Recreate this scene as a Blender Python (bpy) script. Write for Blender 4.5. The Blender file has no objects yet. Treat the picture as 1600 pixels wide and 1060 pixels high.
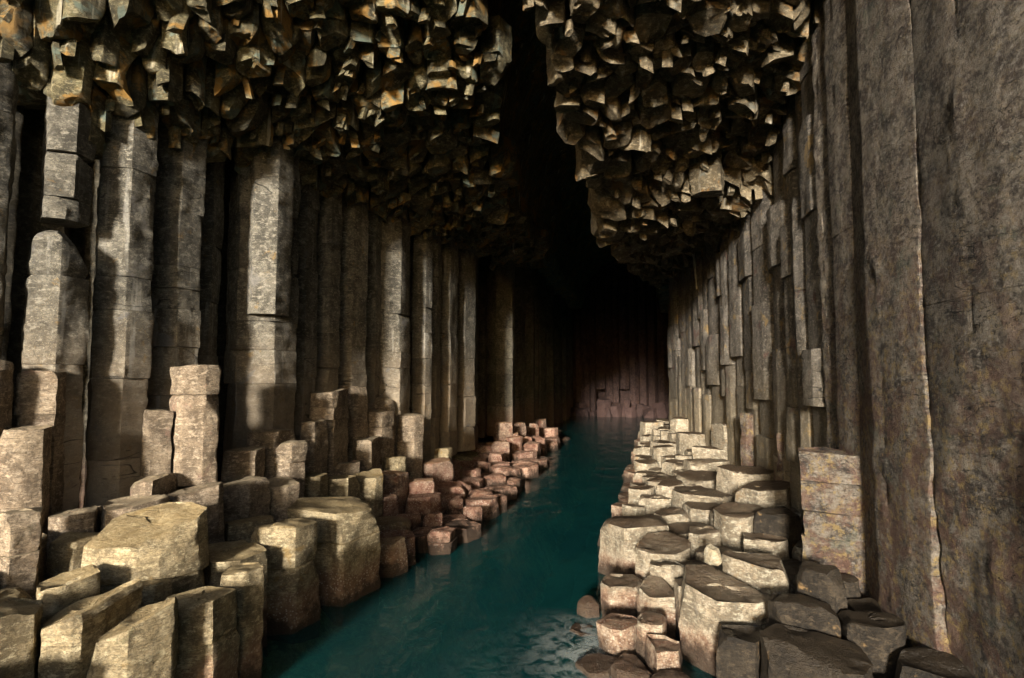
import bpy, math, random
import numpy as np

# ------------------------------------------------------------------ camera, sky, sun, exposure
scene = bpy.context.scene
rad = math.radians
SUN_AZ = 3.5        # the light travels into the cave, turned this many degrees towards +x
SUN_EL = 10.0
cam_data = bpy.data.cameras.new('camera')
cam_data.sensor_width = 36.0
cam_data.lens = 36.0 * 900.0 / 1600.0
cam_data.clip_start = 0.05
cam_data.clip_end = 3000.0
camera = bpy.data.objects.new('camera', cam_data)
scene.collection.objects.link(camera)
camera.location = (0.0, 0.0, 3.2)
camera.rotation_euler = (rad(90.0 + 3.814), 0.0, rad(11.6))
scene.camera = camera

world = bpy.data.worlds.new('World')
scene.world = world
world.use_nodes = True
wn = world.node_tree
sky = wn.nodes.new('ShaderNodeTexSky')
sky.sky_type = 'NISHITA'
sky.sun_disc = False
sky.sun_elevation = rad(SUN_EL)
sky.sun_rotation = rad(180.0 + SUN_AZ)
sky.air_density = 1.0
sky.dust_density = 2.0
wn.links.new(sky.outputs['Color'], wn.nodes['Background'].inputs['Color'])
wn.nodes['Background'].inputs['Strength'].default_value = 0.09

sun_data = bpy.data.lights.new('sun', 'SUN')
sun_data.energy = 5.0
sun_data.angle = rad(6.5)
sun_data.color = (1.0, 0.945, 0.84)
sun = bpy.data.objects.new('sun', sun_data)
scene.collection.objects.link(sun)
sun.location = (-2.0, -20.0, 9.0)
# -Z of the lamp points along (sin az cos el, cos az cos el, -sin el)
sun.rotation_euler = (rad(90.0 - SUN_EL), 0.0, rad(-SUN_AZ))

vs = scene.view_settings
vs.view_transform = 'Standard'
vs.look = 'None'
vs.exposure = 1.22
vs.gamma = 1.0
vs.use_curve_mapping = False
scene.cycles.max_bounces = 5
scene.cycles.diffuse_bounces = 3
scene.cycles.glossy_bounces = 2
scene.cycles.transparent_max_bounces = 6
scene.cycles.caustics_reflective = False
scene.cycles.caustics_refractive = False
scene.cycles.blur_glossy = 1.0
scene.cycles.use_adaptive_sampling = True
scene.cycles.adaptive_threshold = 0.03
scene.cycles.use_denoising = True

# ------------------------------------------------------------------ measured positions (metres; x across, y into the cave, z above the water)
# ry [61.9, 22.06, 20.26, 18.58, 15.8, 14.27, 13.12, 12.05, 10.81, 9.5, 8.22, 7.47, 5.98, 4.55]
LEFT_COLUMNS = [
  {'x': -7.637, 'y': 5.377, 'r': 0.32, 'rot': -70, 'j': [3.71, 4.451, 5.359], 'label': 'speckled grey basalt column cut off by the picture edge beside the roof blocks'},
  {'x': -7.294, 'y': 6.104, 'r': 0.339, 'rot': -66, 'j': [3.36, 4.48], 'label': 'broad pale column with a rounded broken shoulder below a hanging block'},
  {'x': -7.119, 'y': 6.911, 'r': 0.378, 'rot': -68, 'j': [3.182, 4.13, 4.606], 'label': 'tall tan column between the broad shouldered column and the jointed one'},
  {'x': -7.056, 'y': 7.788, 'r': 0.397, 'rot': -74, 'j': [3.666, 4.253, 4.569, 4.916, 5.768], 'label': 'column of short stacked drums with many cross joints above a leaning stump'},
  {'x': -7.285, 'y': 8.62, 'r': 0.32, 'rot': -60, 'j': [4.482, 5.46], 'label': 'dark recessed column in deep shade behind the capped leaning stump'},
  {'x': -6.76, 'y': 9.577, 'r': 0.581, 'rot': -64, 'j': [3.086, 3.692, 4.21], 'label': 'wide pale column whose upper dark face ends in a broken step'},
  {'x': -6.639, 'y': 10.684, 'r': 0.348, 'rot': -72, 'j': [3.2, 4.353, 5.392], 'label': 'slim column just past the wide stepped column in the long wall'},
  {'x': -6.527, 'y': 11.449, 'r': 0.32, 'rot': -74, 'j': [3.403, 4.154, 5.118, 6.093], 'label': 'slim column rising right behind the square two-block stump'},
  {'x': -6.519, 'y': 12.304, 'r': 0.505, 'rot': -70, 'j': [3.272, 3.919, 5.52], 'label': 'white-streaked column standing above a pale flat cap stone'},
  {'x': -6.37, 'y': 13.282, 'r': 0.32, 'rot': -60, 'j': [4.133, 5.707], 'label': 'narrow dim column hugging the broad two-faced column'},
  {'x': -6.18, 'y': 13.962, 'r': 0.64, 'rot': -66, 'j': [3.44, 3.84, 4.809], 'label': 'broad two-faced column with a brick-like joint pattern over a round-topped stump'},
  {'x': -5.794, 'y': 15.293, 'r': 0.351, 'rot': -74, 'j': [3.025, 3.728, 4.436, 5.148, 5.864, 6.585], 'label': 'bluish knobbly column of many small drums in the middle of the long wall'},
  {'x': -5.87, 'y': 16.146, 'r': 0.41, 'rot': -62, 'j': [3.754, 4.868, 6.371], 'label': 'brown column between the bluish knobbly one and the pale-edged one'},
  {'x': -5.821, 'y': 17.214, 'r': 0.558, 'rot': -78, 'j': [3.006, 4.567, 6.148], 'label': 'thin pale-edged column standing behind the reddish twin stump'},
  {'x': -5.687, 'y': 18.558, 'r': 0.64, 'rot': -76, 'j': [3.825, 5.718], 'label': 'thin greenish pale column next to a wide black gap in the wall'},
  {'x': -6.018, 'y': 20.259, 'r': 0.64, 'rot': -60, 'j': [5.705], 'label': 'black column lost in shade in the widest dark gap of the wall'},
  {'x': -5.285, 'y': 23.599, 'r': 0.64, 'rot': -66, 'j': [3.331, 3.987], 'label': 'dim column with one pale joint where the wall sinks into darkness'},
  {'x': -5.48, 'y': 26.823, 'r': 0.64, 'rot': -76, 'j': [4.091], 'label': 'thin dim column next to the last lit column of the wall'},
]
LEFT_STUMPS = [
  {'x': -7.2, 'y': 5.349, 'z': 3.348, 'r': 0.208, 'label': 'dark stub with a thin pale top beside the shouldered column, cut by the picture edge'},
  {'x': -5.0, 'y': 3.957, 'z': 1.317, 'r': 0.301, 'label': 'slanting tan stump in the lower corner, cut off by the picture edge', 'tilt': (-12, 8)},
  {'x': -4.65, 'y': 4.298, 'z': 1.231, 'r': 0.391, 'label': 'large leaning tan stump with a rounded sloping top at the waterline corner', 'tilt': (8, -22), 'big': 1},
  {'x': -4.22, 'y': 4.339, 'z': 1.126, 'r': 0.342, 'label': 'wedge-shaped tan stump with a pitted broken front next to the leaning one', 'tilt': (10, -20), 'big': 1},
  {'x': -4.08, 'y': 4.963, 'z': 1.115, 'r': 0.307, 'label': 'brown barnacled square stump rising from the water beside the wedge-shaped stump', 'j': [0.75]},
  {'x': -4.02, 'y': 5.514, 'z': 1.197, 'r': 0.199, 'label': 'narrow bright block against the brown barnacled stump with black shade behind it'},
  {'x': -4.75, 'y': 5.059, 'z': 1.143, 'r': 0.196, 'label': 'small pale block wedged under the great capped stump'},
  {'x': -5.3, 'y': 4.593, 'z': 1.287, 'r': 0.301, 'label': 'low flat-topped stump with a bright front edge behind the leaning tan stump', 'tilt': (5, -8)},
  {'x': -5.2, 'y': 5.574, 'z': 1.607, 'r': 0.543, 'label': 'great two-block stump with a smooth slanted cap, largest on the near ledge', 'j': [1.08], 'tilt': (16, -3), 'big': 1},
  {'x': -6.2, 'y': 4.766, 'z': 1.847, 'r': 0.29, 'label': 'upright rough-layered pillar at the picture edge above the near ledge', 'j': [1.45]},
  {'x': -6.9, 'y': 5.492, 'z': 2.619, 'r': 0.251, 'label': 'mossy dim pillar carrying shade under the square pale stump'},
  {'x': -7.1, 'y': 5.769, 'z': 3.255, 'r': 0.232, 'label': 'square pale stump standing before the broad shouldered column', 'j': [2.75]},
  {'x': -6.4, 'y': 5.847, 'z': 1.618, 'r': 0.406, 'label': 'flat grey slab in the black shade below the shouldered column', 'tilt': (0, -6)},
  {'x': -6.1, 'y': 6.103, 'z': 1.668, 'r': 0.45, 'label': 'flat grey slab just behind the great capped stump', 'tilt': (3, -5)},
  {'x': -6.25, 'y': 6.777, 'z': 1.853, 'r': 0.335, 'label': 'small flat slab at the foot of the narrow leaning stump', 'tilt': (4, -8)},
  {'x': -5.85, 'y': 6.842, 'z': 1.686, 'r': 0.484, 'label': 'grey sloping slab with a jagged shaded edge above the capped stump', 'tilt': (3, -10)},
  {'x': -6.0, 'y': 5.42, 'z': 1.431, 'r': 0.239, 'label': 'smooth pale block half in shadow between the rough pillar and the capped stump'},
  {'x': -6.55, 'y': 7.043, 'z': 2.729, 'r': 0.204, 'label': 'narrow upright stump leaning on the tall tan column'},
  {'x': -6.3, 'y': 7.444, 'z': 3.361, 'r': 0.329, 'label': 'tall leaning stump with a separate square cap block before the dark column', 'j': [2.95]},
  {'x': -6.15, 'y': 8.377, 'z': 2.04, 'r': 0.318, 'label': 'rough pinkish cube-like stump in front of a black gap'},
  {'x': -6.2, 'y': 9.193, 'z': 2.253, 'r': 0.449, 'label': 'flat pink plate at the foot of the wide stepped column'},
  {'x': -5.9, 'y': 9.165, 'z': 2.062, 'r': 0.308, 'label': 'cracked pinkish stump split by a curved crack below the pink plate', 'j': [1.75]},
  {'x': -6.05, 'y': 10.211, 'z': 2.348, 'r': 0.316, 'label': 'smooth square stump half shaded beside the two-block stump'},
  {'x': -6.1, 'y': 11.007, 'z': 2.921, 'r': 0.407, 'label': 'square two-block stump with bright front, tallest of the middle ledge', 'j': [2.6, 2.35]},
  {'x': -6.2, 'y': 12.19, 'z': 2.996, 'r': 0.298, 'label': 'pale flat cap stone behind the square two-block stump'},
  {'x': -5.85, 'y': 7.931, 'z': 1.616, 'r': 0.37, 'label': 'broad flat-topped grey stump half covered by a round shadow', 'tilt': (2, -4)},
  {'x': -5.6, 'y': 8.53, 'z': 1.5, 'r': 0.36, 'label': 'squat flat-topped stump with a pale rough front beside the half shadowed one'},
  {'x': -5.7, 'y': 9.661, 'z': 1.436, 'r': 0.285, 'label': 'small flat stump squeezed between two squat ones'},
  {'x': -5.5, 'y': 10.208, 'z': 1.305, 'r': 0.385, 'label': 'squat cream-fronted stump with a cracked top behind the big twin block'},
  {'x': -5.8, 'y': 11.045, 'z': 1.454, 'r': 0.322, 'label': 'low broken stone at the foot of the slim dark stump'},
  {'x': -5.1, 'y': 10.915, 'z': 1.277, 'r': 0.341, 'label': 'rounded tan stump at the brink with black water shade beyond', 'tilt': (8, 0)},
  {'x': -4.5, 'y': 7.008, 'z': 1.273, 'r': 0.372, 'label': 'brown rough-faced stump joined to the big bright block by a dark vertical crack', 'j': [0.8]},
  {'x': -4.45, 'y': 8.197, 'z': 1.264, 'r': 0.627, 'label': 'big bright cream block with a notched top edge standing in the green water', 'j': [0.85], 'big': 1},
  {'x': -5.3, 'y': 7.35, 'z': 1.185, 'r': 0.34, 'label': 'low flat stump buried in shadow behind the brown rough-faced one'},
  {'x': -4.7, 'y': 6.294, 'z': 1.103, 'r': 0.378, 'label': 'wide flat tan step above the brown barnacled stump'},
  {'x': -4.0, 'y': 9.112, 'z': 0.527, 'r': 0.313, 'label': 'pink and cream stump with barnacled side, alone in the green shallows'},
  {'x': -4.3, 'y': 10.748, 'z': 0.484, 'r': 0.33, 'label': 'shaded barnacled stump right behind the pink and cream one'},
  {'x': -5.9, 'y': 12.853, 'z': 2.411, 'r': 0.372, 'label': 'pale square stump under the round-topped boulder stump', 'j': [2.05]},
  {'x': -5.55, 'y': 13.919, 'z': 2.258, 'r': 0.399, 'label': 'tall stump with a split corner and pale front near the wall foot', 'j': [1.6]},
  {'x': -5.65, 'y': 11.902, 'z': 1.865, 'r': 0.345, 'label': 'bright cube-like stump below the pale square one'},
  {'x': -5.4, 'y': 12.779, 'z': 1.351, 'r': 0.32, 'label': 'low block in shade at the foot of the split-corner stump'},
  {'x': -6.05, 'y': 13.357, 'z': 2.569, 'r': 0.322, 'label': 'dark round-topped stump against the broad two-faced column', 'dome': 0.12},
  {'x': -4.9, 'y': 14.244, 'z': 1.072, 'r': 0.402, 'label': 'tall reddish stump in the dark with pink sides at the water gap', 'j': [0.6]},
  {'x': -5.1, 'y': 15.245, 'z': 1.256, 'r': 0.304, 'label': 'ochre-topped stump just above the tall reddish one'},
  {'x': -3.5, 'y': 10.426, 'z': 0.376, 'r': 0.291, 'label': 'pale layered stump at the waterline past the pink and cream one', 'j': [0.2]},
  {'x': -3.8, 'y': 11.152, 'z': 0.514, 'r': 0.273, 'label': 'olive-topped stump behind the pale layered one'},
  {'x': -4.2, 'y': 14.195, 'z': 0.508, 'r': 0.297, 'label': 'grey round-headed stump among the barnacled boulders', 'dome': 0.08},
  {'x': -3.9, 'y': 12.879, 'z': 0.437, 'r': 0.284, 'label': 'flat greyish stump below the grey round-headed one'},
  {'x': -4.5, 'y': 16.032, 'z': 0.6, 'r': 0.353, 'label': 'dark reddish stump above the grey round-headed one'},
  {'x': -3.65, 'y': 13.882, 'z': 0.384, 'r': 0.32, 'label': 'white barnacled boulder-like stump in the far cluster', 'dome': 0.06},
  {'x': -3.75, 'y': 16.026, 'z': 0.429, 'r': 0.405, 'label': 'rusty and white encrusted stump at the tip of the cluster', 'dome': 0.06},
  {'x': -3.35, 'y': 16.14, 'z': 0.316, 'r': 0.313, 'label': 'dark-fronted encrusted stump closest to the water in the far cluster'},
  {'x': -4.6, 'y': 20.354, 'z': 0.909, 'r': 0.375, 'label': 'squared cream stump at the foot of the last lit column'},
  {'x': -4.4, 'y': 19.081, 'z': 0.667, 'r': 0.351, 'label': None},
  {'x': -4.4, 'y': 21.8, 'z': 0.928, 'r': 0.325, 'label': None},
  {'x': -4.2, 'y': 23.023, 'z': 0.733, 'r': 0.368, 'label': None, 'dome': 0.06},
  {'x': -3.8, 'y': 24.121, 'z': 0.654, 'r': 0.383, 'label': None, 'dome': 0.06},
  {'x': -3.6, 'y': 19.727, 'z': 0.323, 'r': 0.427, 'label': None},
  {'x': -3.4, 'y': 21.722, 'z': 0.167, 'r': 0.369, 'label': None},
  {'x': -3.9, 'y': 29.122, 'z': 0.653, 'r': 0.297, 'label': None},
  {'x': -4.4, 'y': 28.772, 'z': 1.088, 'r': 0.327, 'label': None},
  {'x': -4.8, 'y': 22.141, 'z': 1.455, 'r': 0.357, 'label': None},
  {'x': -4.6, 'y': 18.042, 'z': 0.51, 'r': 0.312, 'label': None},
  {'x': -4.7, 'y': 23.691, 'z': 1.287, 'r': 0.353, 'label': None},
  {'x': -4.4, 'y': 26.073, 'z': 1.106, 'r': 0.327, 'label': None},
  {'x': -3.4, 'y': 12.128, 'z': 0.393, 'r': 0.238, 'label': None},
  {'x': -3.2, 'y': 13.679, 'z': 0.365, 'r': 0.235, 'label': None},
  {'x': -4.9, 'y': 11.037, 'z': 0.818, 'r': 0.263, 'label': None},
  {'x': -5.0, 'y': 13.075, 'z': 0.634, 'r': 0.339, 'label': None},
]
RIGHT_STUMPS = [
  {'x': 0.965, 'y': 27.083, 'z': 1.2, 'r': 0.593, 'label': 'pale corner stump where the far end of the ledge meets dark water'},
  {'x': 1.344, 'y': 23.483, 'z': 1.2, 'r': 0.486, 'label': 'ochre round-headed stump at the far end of the ledge', 'dome': 0.05},
  {'x': 1.868, 'y': 21.39, 'z': 1.75, 'r': 0.486, 'label': 'low dark stump at the foot of the orange far column'},
  {'x': 0.395, 'y': 21.613, 'z': 0.7, 'r': 0.355, 'label': 'small cream stump jutting out over the dark water'},
  {'x': 1.181, 'y': 19.385, 'z': 1.1, 'r': 0.526, 'label': 'flat cream stump behind the small jutting one'},
  {'x': 1.893, 'y': 18.537, 'z': 1.5, 'r': 0.559, 'label': 'flat stump with a bright cream chip far along the ledge'},
  {'x': 2.004, 'y': 16.058, 'z': 1.35, 'r': 0.619, 'label': 'long grey-brown flat stump before the narrow wall stub'},
  {'x': 2.302, 'y': 16.146, 'z': 1.95, 'r': 0.484, 'label': 'brown stump against the wall at the far bend'},
  {'x': 1.871, 'y': 15.55, 'z': 1.1, 'r': 0.632, 'label': 'domed orange-brown stump in the middle of the ledge', 'dome': 0.07},
  {'x': 2.198, 'y': 12.19, 'z': 1.4, 'r': 0.515, 'label': 'wide low dark-topped stump at the wall foot beside the domed one'},
  {'x': 1.273, 'y': 16.145, 'z': 0.95, 'r': 0.488, 'label': 'tall pale-cornered stump in front of the domed orange-brown one'},
  {'x': 1.497, 'y': 13.507, 'z': 1.05, 'r': 0.549, 'label': 'dark wet lens-shaped top in the middle of the ledge', 'tilt': (4, 0)},
  {'x': 0.29, 'y': 16.449, 'z': 0.6, 'r': 0.305, 'label': 'whitish crusted stump at the brink with pink foot', 'j': [0.25]},
  {'x': 0.649, 'y': 15.285, 'z': 0.7, 'r': 0.348, 'label': 'square cream stump behind the whitish crusted one'},
  {'x': 1.325, 'y': 11.701, 'z': 1.0, 'r': 0.6, 'label': 'broad rust-topped stump with a long cream corner edge', 'big': 1},
  {'x': 2.211, 'y': 10.742, 'z': 1.35, 'r': 0.484, 'label': 'wide step with a row of pale upright chips along its front'},
  {'x': 1.643, 'y': 9.616, 'z': 1.15, 'r': 0.425, 'label': 'square-fronted brown stump with a pale thin rim', 'big': 1},
  {'x': 2.121, 'y': 9.278, 'z': 1.2, 'r': 0.395, 'label': 'dark grey rounded stump wedged against the wall foot', 'dome': 0.1, 'big': 1},
  {'x': 1.082, 'y': 9.494, 'z': 0.85, 'r': 0.283, 'label': 'pale prow-shaped stump below the square-fronted brown one'},
  {'x': 0.001, 'y': 11.742, 'z': 0.68, 'r': 0.231, 'label': 'small barnacled stone lump on the big brink stump'},
  {'x': 0.039, 'y': 9.848, 'z': 0.84, 'r': 0.6, 'label': 'big pale rounded stump on the brink over deep water', 'big': 1, 'dome': 0.05},
  {'x': 0.429, 'y': 8.77, 'z': 0.8, 'r': 0.377, 'label': 'tan broken-topped stump behind the big brink stump', 'tilt': (10, 0)},
  {'x': 0.478, 'y': 8.169, 'z': 0.7, 'r': 0.271, 'label': 'low rough stump below the tan broken-topped one'},
  {'x': 1.019, 'y': 7.189, 'z': 0.85, 'r': 0.536, 'label': 'huge pillar-like stump with smooth cream sides and dark wet top', 'big': 1, 'tilt': (6, 4)},
  {'x': 1.437, 'y': 7.594, 'z': 1.0, 'r': 0.443, 'label': 'flat brown stump behind the huge pillar-like one'},
  {'x': -0.149, 'y': 8.137, 'z': 0.45, 'r': 0.301, 'label': 'cream stump with dark speckled top below the big brink stump'},
  {'x': 0.331, 'y': 7.773, 'z': 0.55, 'r': 0.258, 'label': 'grey-fronted square stump next to the huge pillar-like one', 'tilt': (12, 0)},
  {'x': -0.581, 'y': 8.13, 'z': 0.15, 'r': 0.169, 'label': 'small red-brown barnacled stump at the water line by the foam', 'dome': 0.06},
  {'x': -0.152, 'y': 7.172, 'z': 0.3, 'r': 0.272, 'label': 'red-topped low stump with white crust by the foam'},
  {'x': 0.264, 'y': 6.586, 'z': 0.35, 'r': 0.239, 'label': 'white crusted stump with a dark top in the lower edge of the picture'},
  {'x': -0.37, 'y': 6.671, 'z': 0.05, 'r': 0.253, 'label': None},
  {'x': 0.005, 'y': 6.527, 'z': 0.12, 'r': 0.266, 'label': None},
  {'x': 0.393, 'y': 6.11, 'z': 0.22, 'r': 0.226, 'label': None},
  {'x': 0.158, 'y': 7.063, 'z': 0.42, 'r': 0.189, 'label': None},
  {'x': -0.601, 'y': 7.571, 'z': 0.0, 'r': 0.207, 'label': None},
  {'x': 1.091, 'y': 6.281, 'z': 0.65, 'r': 0.267, 'label': 'dark brown wet stump between the huge pillar and the black slab'},
  {'x': 1.619, 'y': 5.857, 'z': 0.75, 'r': 0.49, 'label': 'wide black wet slab along the lower edge of the picture', 'big': 1},
  {'x': 1.715, 'y': 6.438, 'z': 0.9, 'r': 0.401, 'label': 'large round dark disc-like stump at the foot of the near wall', 'dome': 0.06, 'big': 1},
  {'x': 2.011, 'y': 6.796, 'z': 1.15, 'r': 0.297, 'label': 'shaded dark stump right under the tall three-jointed stub'},
  {'x': 2.361, 'y': 7.7, 'z': 2.301, 'r': 0.333, 'label': 'tall three-jointed stub with a flat shaded top, broken out of the near wall', 'j': [1.95, 1.6, 1.3], 'pillar': 1},
  {'x': 2.524, 'y': 13.6, 'z': 2.409, 'r': 0.159, 'label': 'narrow pale stub standing upright against the wall foot', 'j': [1.9], 'pillar': 1},
  {'x': 2.654, 'y': 11.2, 'z': 2.191, 'r': 0.129, 'label': 'narrow bluish stub in a notch of the wall', 'j': [1.7], 'pillar': 1},
]
RIGHT_COLUMNS = [
  {'y0': 22.059, 'y1': 61.895, 'label': 'orange-brown column at the far corner where the back of the cave opens'},
  {'y0': 20.263, 'y1': 22.059, 'label': 'wet speckled column under the long white drip streak'},
  {'y0': 18.578, 'y1': 20.263, 'label': 'dark red-based column beside the wet speckled one'},
  {'y0': 15.804, 'y1': 18.578, 'label': 'column with orange patches under the lip of the roof'},
  {'y0': 14.271, 'y1': 15.804, 'label': 'grey column ending in a broken step half way down the bright wall'},
  {'y0': 13.119, 'y1': 14.271, 'label': 'slim grey column just past the broken-step column'},
  {'y0': 12.053, 'y1': 13.119, 'label': 'brown-grooved column with a square bite near its foot'},
  {'y0': 10.807, 'y1': 12.053, 'label': 'purplish grey column rising from the notch with the bluish stub'},
  {'y0': 9.496, 'y1': 10.807, 'label': 'tall narrow grey column under the yellow cap stone at the roof edge'},
  {'y0': 8.221, 'y1': 9.496, 'label': 'rough dark column forming the edge of the near wall'},
  {'y0': 7.465, 'y1': 8.221, 'label': 'flaky tan column with broken plates beside the near rough slab'},
  {'y0': 5.979, 'y1': 7.465, 'label': 'wide ochre-spotted lichen column above the black wet slab'},
  {'y0': 4.553, 'y1': 5.979, 'label': 'huge grey slab column with a long horizontal crack at the picture edge'},
]
FAR_LEFT = [(-5.46, 29.321, 0.687, -57.168), (-5.545, 30.619, 0.783, -52.719), (-5.54, 31.714, 0.509, -51.983), (-5.368, 32.79, 0.695, -81.038), (-5.823, 33.952, 0.641, -65.968), (-6.028, 35.105, 0.672, -77.414), (-5.28, 36.193, 0.584, -58.2), (-5.34, 37.179, 0.548, -80.143), (-5.953, 38.275, 0.685, -84.938), (-5.952, 39.55, 0.761, -77.458), (-5.481, 40.916, 0.795, -74.874), (-5.726, 42.3, 0.788, -61.276), (-5.243, 43.453, 0.561, -60.828), (-5.462, 44.664, 0.79, -74.542), (-5.862, 45.865, 0.608, -79.9), (-5.69, 46.841, 0.52, -63.891), (-5.392, 47.732, 0.501, -73.174), (-5.361, 48.7, 0.593, -68.174), (-5.615, 49.74, 0.595, -60.337), (-5.182, 50.703, 0.517, -84.2), (-5.446, 51.816, 0.725, -84.368), (-5.814, 53.096, 0.736, -64.752), (-5.867, 54.151, 0.503, -78.668), (-5.982, 55.314, 0.787, -58.549), (-5.417, 56.683, 0.779, -72.947), (-5.592, 57.874, 0.606, -57.854), (-5.365, 58.861, 0.532, -57.097), (-6.079, 60.018, 0.758, -51.897)]
RECESSED_LEFT = [(-9.377, 3.6, 0.511, -63.621), (-9.279, 4.366, 0.61, -52.653), (-9.087, 5.282, 0.565, -73.912), (-8.832, 6.13, 0.521, -79.79), (-8.857, 6.912, 0.583, -79.346), (-8.677, 7.786, 0.506, -66.326), (-8.308, 8.545, 0.549, -64.211), (-8.244, 9.368, 0.599, -70.238), (-8.277, 10.266, 0.507, -83.855), (-8.165, 11.026, 0.559, -80.43), (-8.101, 11.865, 0.588, -62.936), (-7.72, 12.747, 0.595, -69.791), (-7.808, 13.639, 0.518, -74.682), (-7.737, 14.416, 0.554, -55.171), (-7.449, 15.247, 0.617, -67.914), (-7.324, 16.173, 0.588, -74.814), (-7.125, 17.054, 0.548, -71.805), (-7.277, 17.877, 0.619, -63.056), (-6.986, 18.805, 0.56, -81.88), (-7.025, 19.645, 0.533, -54.641), (-6.975, 20.444, 0.543, -57.879), (-6.918, 21.259, 0.583, -58.413), (-6.908, 22.134, 0.544, -75.17), (-6.907, 22.949, 0.558, -60.819), (-6.939, 23.787, 0.535, -62.261), (-6.639, 24.589, 0.57, -65.855), (-6.815, 25.444, 0.53, -68.797), (-6.796, 26.239, 0.598, -57.083), (-6.8, 27.136, 0.542, -59.176), (-6.717, 27.949, 0.599, -55.499), (-6.824, 28.848, 0.604, -50.836), (-6.779, 29.754, 0.615, -66.473)]
SPECIAL = {'pale_block': (1.523, 11.5, 7.046, 0.012), 'wedge': (2.099, 9.6, 8.187, 0.01), 'cap': (2.601, 9.3, 8.111, 0.01), 'streak_top': (1.976, 18.9, 7.64, 0.02), 'streak_bottom': (2.099, 18.9, 5.99, 0.02), 'orange': (2.591, 11.0, 6.918, 0.012), 'stone': (0.948, 7.6, 0.922, 0.008)}

# ------------------------------------------------------------------ helpers
COL = scene.collection
R = random.Random(11)

def _hash(ix, iy, iz, seed):
    n = (ix.astype(np.int64) * 374761393 + iy.astype(np.int64) * 668265263 + iz.astype(np.int64) * 1274126177 + seed * 974711) & 0xffffffff
    n = ((n ^ (n >> 13)) * 1274126177) & 0xffffffff
    n = n ^ (n >> 16)
    return (n & 0xffff) / 32767.5 - 1.0

def noise3(p, seed=0):
    f = np.floor(p); i = f.astype(np.int64); t = p - f; t = t * t * t * (t * (t * 6 - 15) + 10)
    x, y, z = i[..., 0], i[..., 1], i[..., 2]; tx, ty, tz = t[..., 0], t[..., 1], t[..., 2]
    def L(a, b, k): return a + (b - a) * k
    c = lambda a, b, d: _hash(x + a, y + b, z + d, seed)
    return L(L(L(c(0,0,0), c(1,0,0), tx), L(c(0,1,0), c(1,1,0), tx), ty), L(L(c(0,0,1), c(1,0,1), tx), L(c(0,1,1), c(1,1,1), tx), ty), tz)

def fbm(p, octaves=3, seed=0):
    out = 0.0; a = 1.0
    for o in range(octaves):
        out = out + a * noise3(p * (2.03 ** o), seed + o * 17); a *= 0.5
    return out

def polygon(n, r, rot, rng, irr=0.16):
    """Corners of an irregular column outline; rot (degrees) is the outward normal of one of its sides."""
    pts = []
    for k in range(n):
        a = rad(rot) + math.pi / n + 2 * math.pi * k / n + rng.uniform(-irr, irr) * 0.8 * math.pi / n
        q = r * (1 + rng.uniform(-irr, irr) * 0.55)
        pts.append((math.cos(a) * q, math.sin(a) * q))
    return np.array(pts)

def outline(poly, N):
    """N points round the outline, corners included, each corner slightly worn."""
    nxt = np.roll(poly, -1, axis=0); ln = np.hypot(*(nxt - poly).T); tot = ln.sum(); n = len(poly)
    cnt = np.maximum(4, np.round(ln / tot * N).astype(int)); N = cnt.sum()
    out = []
    for k in range(n):
        w = min(.028, ln[k] * .12) / ln[k]; prev = poly[k - 1]
        inw = (nxt[k] - poly[k]) / ln[k] + (prev - poly[k]) / ln[k - 1]
        out.append(poly[k] + inw * .004)
        for q in np.linspace(w, 1 - w, cnt[k] - 1): out.append(poly[k] * (1 - q) + nxt[k] * q)
    return np.array(out)

def power_cells(centres, grow=1.22, gap=.012, sides=6, rot=-76, seed=0):
    """Interlocking outlines: each centre (x, y, r) gets a polygon cut along the joints with its neighbours."""
    rng = random.Random(seed); out = []
    A = np.array([(c[0], c[1], c[2]) for c in centres])
    for i, (cx, cy_, r) in enumerate(A):
        n = sides if i % 4 else 5; a0 = rad(rot + rng.uniform(-14, 14)) + math.pi / n
        poly = [(math.cos(a0 + 2 * math.pi * k / n) * r * grow * rng.uniform(.93, 1.1), math.sin(a0 + 2 * math.pi * k / n) * r * grow * rng.uniform(.93, 1.1)) for k in range(n)]
        d = A[:, :2] - (cx, cy_); dist = np.hypot(*d.T)
        for j in np.where((dist < (r + A[:, 2]) * grow * 1.1) & (dist > 1e-4))[0]:
            dx, dy = d[j]; D = dist[j]; q = (D * D + r * r - A[j, 2] ** 2) / (2 * D); q = max(q, D * .22) - gap
            nx, ny = dx / D, dy / D; new = []
            for k in range(len(poly)):
                p, e = poly[k], poly[(k + 1) % len(poly)]; sp_, se = p[0] * nx + p[1] * ny - q, e[0] * nx + e[1] * ny - q
                if sp_ <= 0: new.append(p)
                if sp_ * se < 0: t = sp_ / (sp_ - se); new.append((p[0] + (e[0] - p[0]) * t, p[1] + (e[1] - p[1]) * t))
            poly = new
            if len(poly) < 3: break
        mrg = []
        for p in poly:
            if not mrg or math.hypot(p[0] - mrg[-1][0], p[1] - mrg[-1][1]) > .11 * r + .02: mrg.append(p)
        if len(mrg) > 3 and math.hypot(mrg[0][0] - mrg[-1][0], mrg[0][1] - mrg[-1][1]) < .11 * r + .02: mrg.pop()
        out.append(np.array(mrg) if len(mrg) >= 3 else None)
    return out

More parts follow.
